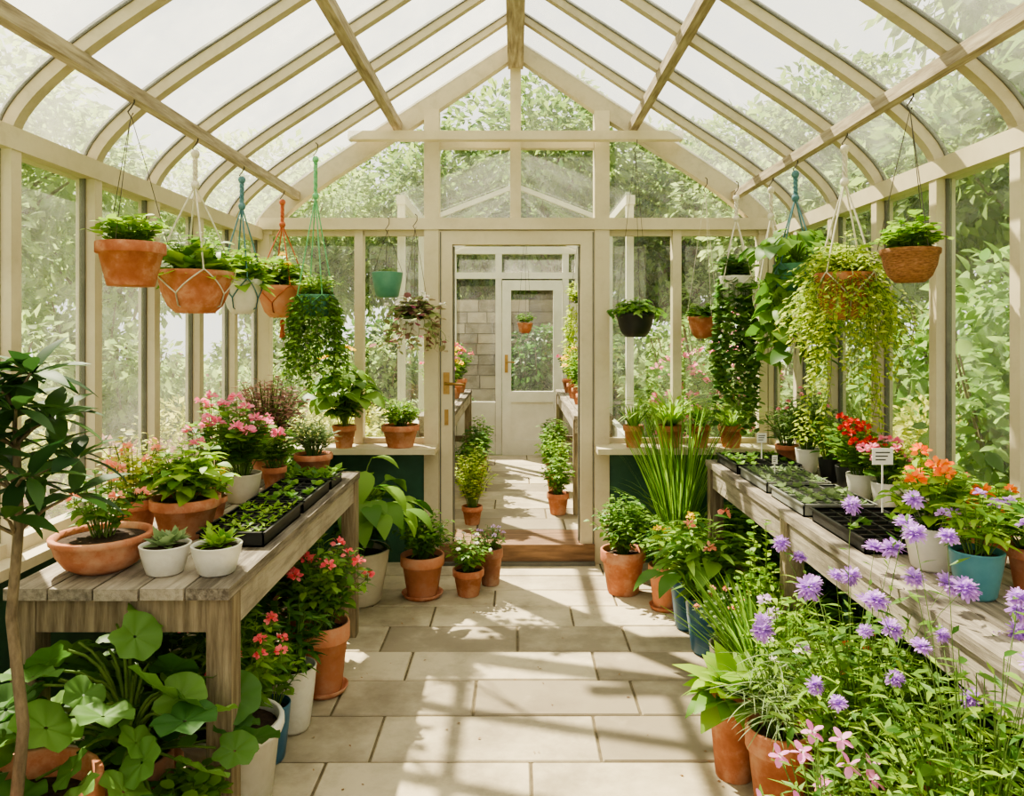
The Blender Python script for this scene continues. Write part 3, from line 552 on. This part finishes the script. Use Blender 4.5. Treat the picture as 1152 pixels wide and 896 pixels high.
hang('hanging_clay_pot',.1,7.9,2.67,1.6,.08,.11,'bowl','terra','wire',bush(.12,.12,16,7,'oval',.05,'mid'))
hang('hanging_trailing_ivy',.56,6.6,2.48,1.75,.09,.14,'cer','ceramw','wire',lambda mb,c:(trail(mb,c,.08,34,.6,'small',.06,'lime',.03,.04),stems(mb,c,.2,.15,24,8,'oval',.06,'lime')))
# ================= GARDEN
mb=MB(); mb.box((-30,-20,-.2),(30,40,-.09),'grass'); mb.build('ground')
def blobs(mb,bl,T_,L,m):
    for c,r,n in bl:
        d=R.normal(0,1,(n,3)); d/=np.linalg.norm(d,axis=1)[:,None]; rad=rnd(.3,1,n)**.45
        P=np.array(c)+d*np.array(r)*rad[:,None]; mb.leaves(T[T_],P,d+R.normal(0,.5,(n,3))+[0,0,-.2],L*rnd(.6,1.2,n),m,1.)
def shrub(name,m,H,n,L,T_='small',fl=None,nf=7):
    mb=MB(); bl=[]
    for i in range(9):
        a=rnd(0,6.28); q=rnd(0,.4); bl.append(((math.cos(a)*q,math.sin(a)*q,H*rnd(.25,.8)),(.3,.3,.26),n//9))
    blobs(mb,bl,T_,L,m)
    for i in range(8): a=rnd(0,6.28); mb.tube([(0,0,-.1),(math.cos(a)*.1,math.sin(a)*.1,H*.3),(math.cos(a)*.3,math.sin(a)*.3,H*.8)],[.02,.012,.005],'bark',5)
    if fl:
        for c,r,_ in bl:
            for k in range(nf): d=R.normal(0,1,3); d/=np.linalg.norm(d); pom(mb,np.array(c)+d*np.array(r),.05,fl,12)
    return mb.build(name)
def inst(ob,locs):
    ob.location=locs[0][:3]; ob.scale=[locs[0][3]]*3
    for l in locs[1:]:
        o=bpy.data.objects.new(ob.name.split('.')[0],ob.data); bpy.context.collection.objects.link(o); o.location=l[:3]; o.scale=[l[3]]*3; o.rotation_euler=(0,0,rnd(0,6.28))
s1=shrub('garden_shrub','yel',1.2,2600,.075); s2=shrub('garden_shrub','treepale',1.5,2600,.09); s3=shrub('garden_shrub','hedge',1.5,2600,.09,'oval')
s4=shrub('garden_rose_bush','hedge',1.9,2400,.08,'small','pink',9); s5=shrub('garden_dusky_shrub','dusk',1.2,2000,.07); s6=shrub('garden_flower_bush','yel',1.0,1800,.07,'small','pink',3)
inst(s1,[(-2.5,2.6,0,.95),(-2.6,3.9,0,1),(-1.5,6.1,0,.8),(2.6,4.9,0,.9),(-1.6,7.0,0,.9),(2.5,3.0,0,.8)])
inst(s2,[(-3.4,3.2,0,1.1),(-3.5,4.8,0,1.2),(-3.2,6.4,0,1.1),(-2.4,7.8,0,1.0),(-2.3,6.6,0,.9),(2.6,6.6,0,1.0),(-2.7,1.3,0,1.1),(-1.6,8.8,0,1.2),(1.7,7.6,0,1.2),(3.6,7.6,0,1.3),(-4.6,4.2,0,1.5),(-4.8,6.2,0,1.5),(-4.4,7.9,0,1.5),(-4.2,2.2,0,1.4),(-3.2,9.8,0,1.4),(3.4,3.6,0,1.4)])
inst(s3,[(2.7,2.2,0,1.1),(3.3,2.9,0,1.4),(2.75,4.1,0,1.15),(3.4,4.6,0,1.5),(3.4,5.6,0,1.4),(2.6,1.1,0,1.1),(1.8,8.8,0,1.2)])
inst(s4,[(1.6,6.0,0,1.05),(-3.4,8.4,0,.8),(2.5,7.6,0,1.1)]); inst(s5,[(-2.45,3.25,0,.85),(-2.5,4.7,0,.85)]); inst(s6,[(-2.45,5.6,0,1.0),(-1.5,5.7,-.05,.7),(-2.4,4.2,0,.8),(2.4,5.5,-.05,.8)])
def tree(name,m):
    mb=MB(); mb.tube([(0,0,-.1),(.05,0,1.2),(0,.05,2.6),(.05,0,4)],[.16,.13,.09,.03],'bark',10)
    bl=[]
    for i in range(16):
        a=i*2.4; q=1.3*math.sqrt((i+.5)/16); z=2.0+rnd(0,2.4)*(1-.3*q); bl.append(((math.cos(a)*q,math.sin(a)*q,z),(.75,.75,.6),620))
        mb.tube([(0,0,1.6),(math.cos(a)*q*.5,math.sin(a)*q*.5,z-.4),(math.cos(a)*q,math.sin(a)*q,z)],[.05,.03,.01],'bark',5)
    blobs(mb,bl,'small',.14,m); return mb.build(name)
t1=tree('garden_tree','tree'); t2=tree('garden_tree','treepale')
inst(t1,[(.5,12.5,0,1.25),(2.6,12,0,1.05),(5,10.5,0,1.2),(5.8,8,0,1.35),(5.4,5.2,0,1.4),(5.2,2.6,0,1.4),(5.4,0,0,1.4),(-1.3,13,0,1.1)])
inst(t2,[(-3.4,12.5,0,1.0),(-6.5,12,0,1.05),(-6.3,8.5,0,1.15),(-6.2,5.5,0,1.15),(-5.8,2.8,0,1.15),(.6,16,0,1.3),(8,10,0,1.2),(3.6,9.6,0,.9),(-10,11,0,1.2),(-5,17,0,1.4),(4,17,0,1.5),(-6,0,0,1.1)])
mb=MB(); z=-.1
while z<1.9:
    h=rnd(.12,.2); x=-1.3
    while x<1.3:
        w=rnd(.2,.5); d=rnd(0,.03); mb.box((x,10.2-d,z),(x+w-.012,10.5,z+h-.012),'wall'); x+=w
    z+=h
mb.box((-1.3,10.22,-.1),(1.3,10.48,z-.03),'grout'); mb.build('garden_stone_wall')
inst(shrub('garden_ivy_shrub','deep',1.6,2600,.09,'oval'),[(.3,9.35,0,1.05),(1.25,9.3,0,1.1),(-1.5,9.3,0,1.1),(-.75,9.45,0,.55)])
# ================= LIGHT / CAMERA
w=bpy.data.worlds.new('sky_world'); bpy.context.scene.world=w; w.use_nodes=True
nt=w.node_tree; bg=nt.nodes['Background']; bg.inputs[0].default_value=(1,.965,.89,1); bg.inputs[1].default_value=1.7
sun=bpy.data.objects.new('sun',bpy.data.lights.new('sun','SUN')); bpy.context.collection.objects.link(sun)
sun.data.energy=17; sun.data.angle=.016; sun.data.color=(1,.88,.69)
sun.rotation_euler=Vector((.5,-.6,-1.0)).to_track_quat('-Z','Y').to_euler()
cam=bpy.data.objects.new('camera',bpy.data.cameras.new('camera')); bpy.context.collection.objects.link(cam)
cam.location=(0,0,1.5); cam.rotation_euler=(pi/2,0,0); cam.data.sensor_width=36; cam.data.lens=36*850/1152
cam.data.shift_x=-.0035; cam.data.shift_y=-.0642; cam.data.clip_start=.05
sc=bpy.context.scene; sc.camera=cam
sc.view_settings.view_transform='AgX'; sc.view_settings.look='AgX - Medium High Contrast'; sc.view_settings.exposure=.2
print('polys',sum(len(o.data.polygons) for o in bpy.data.objects if o.type=='MESH'))
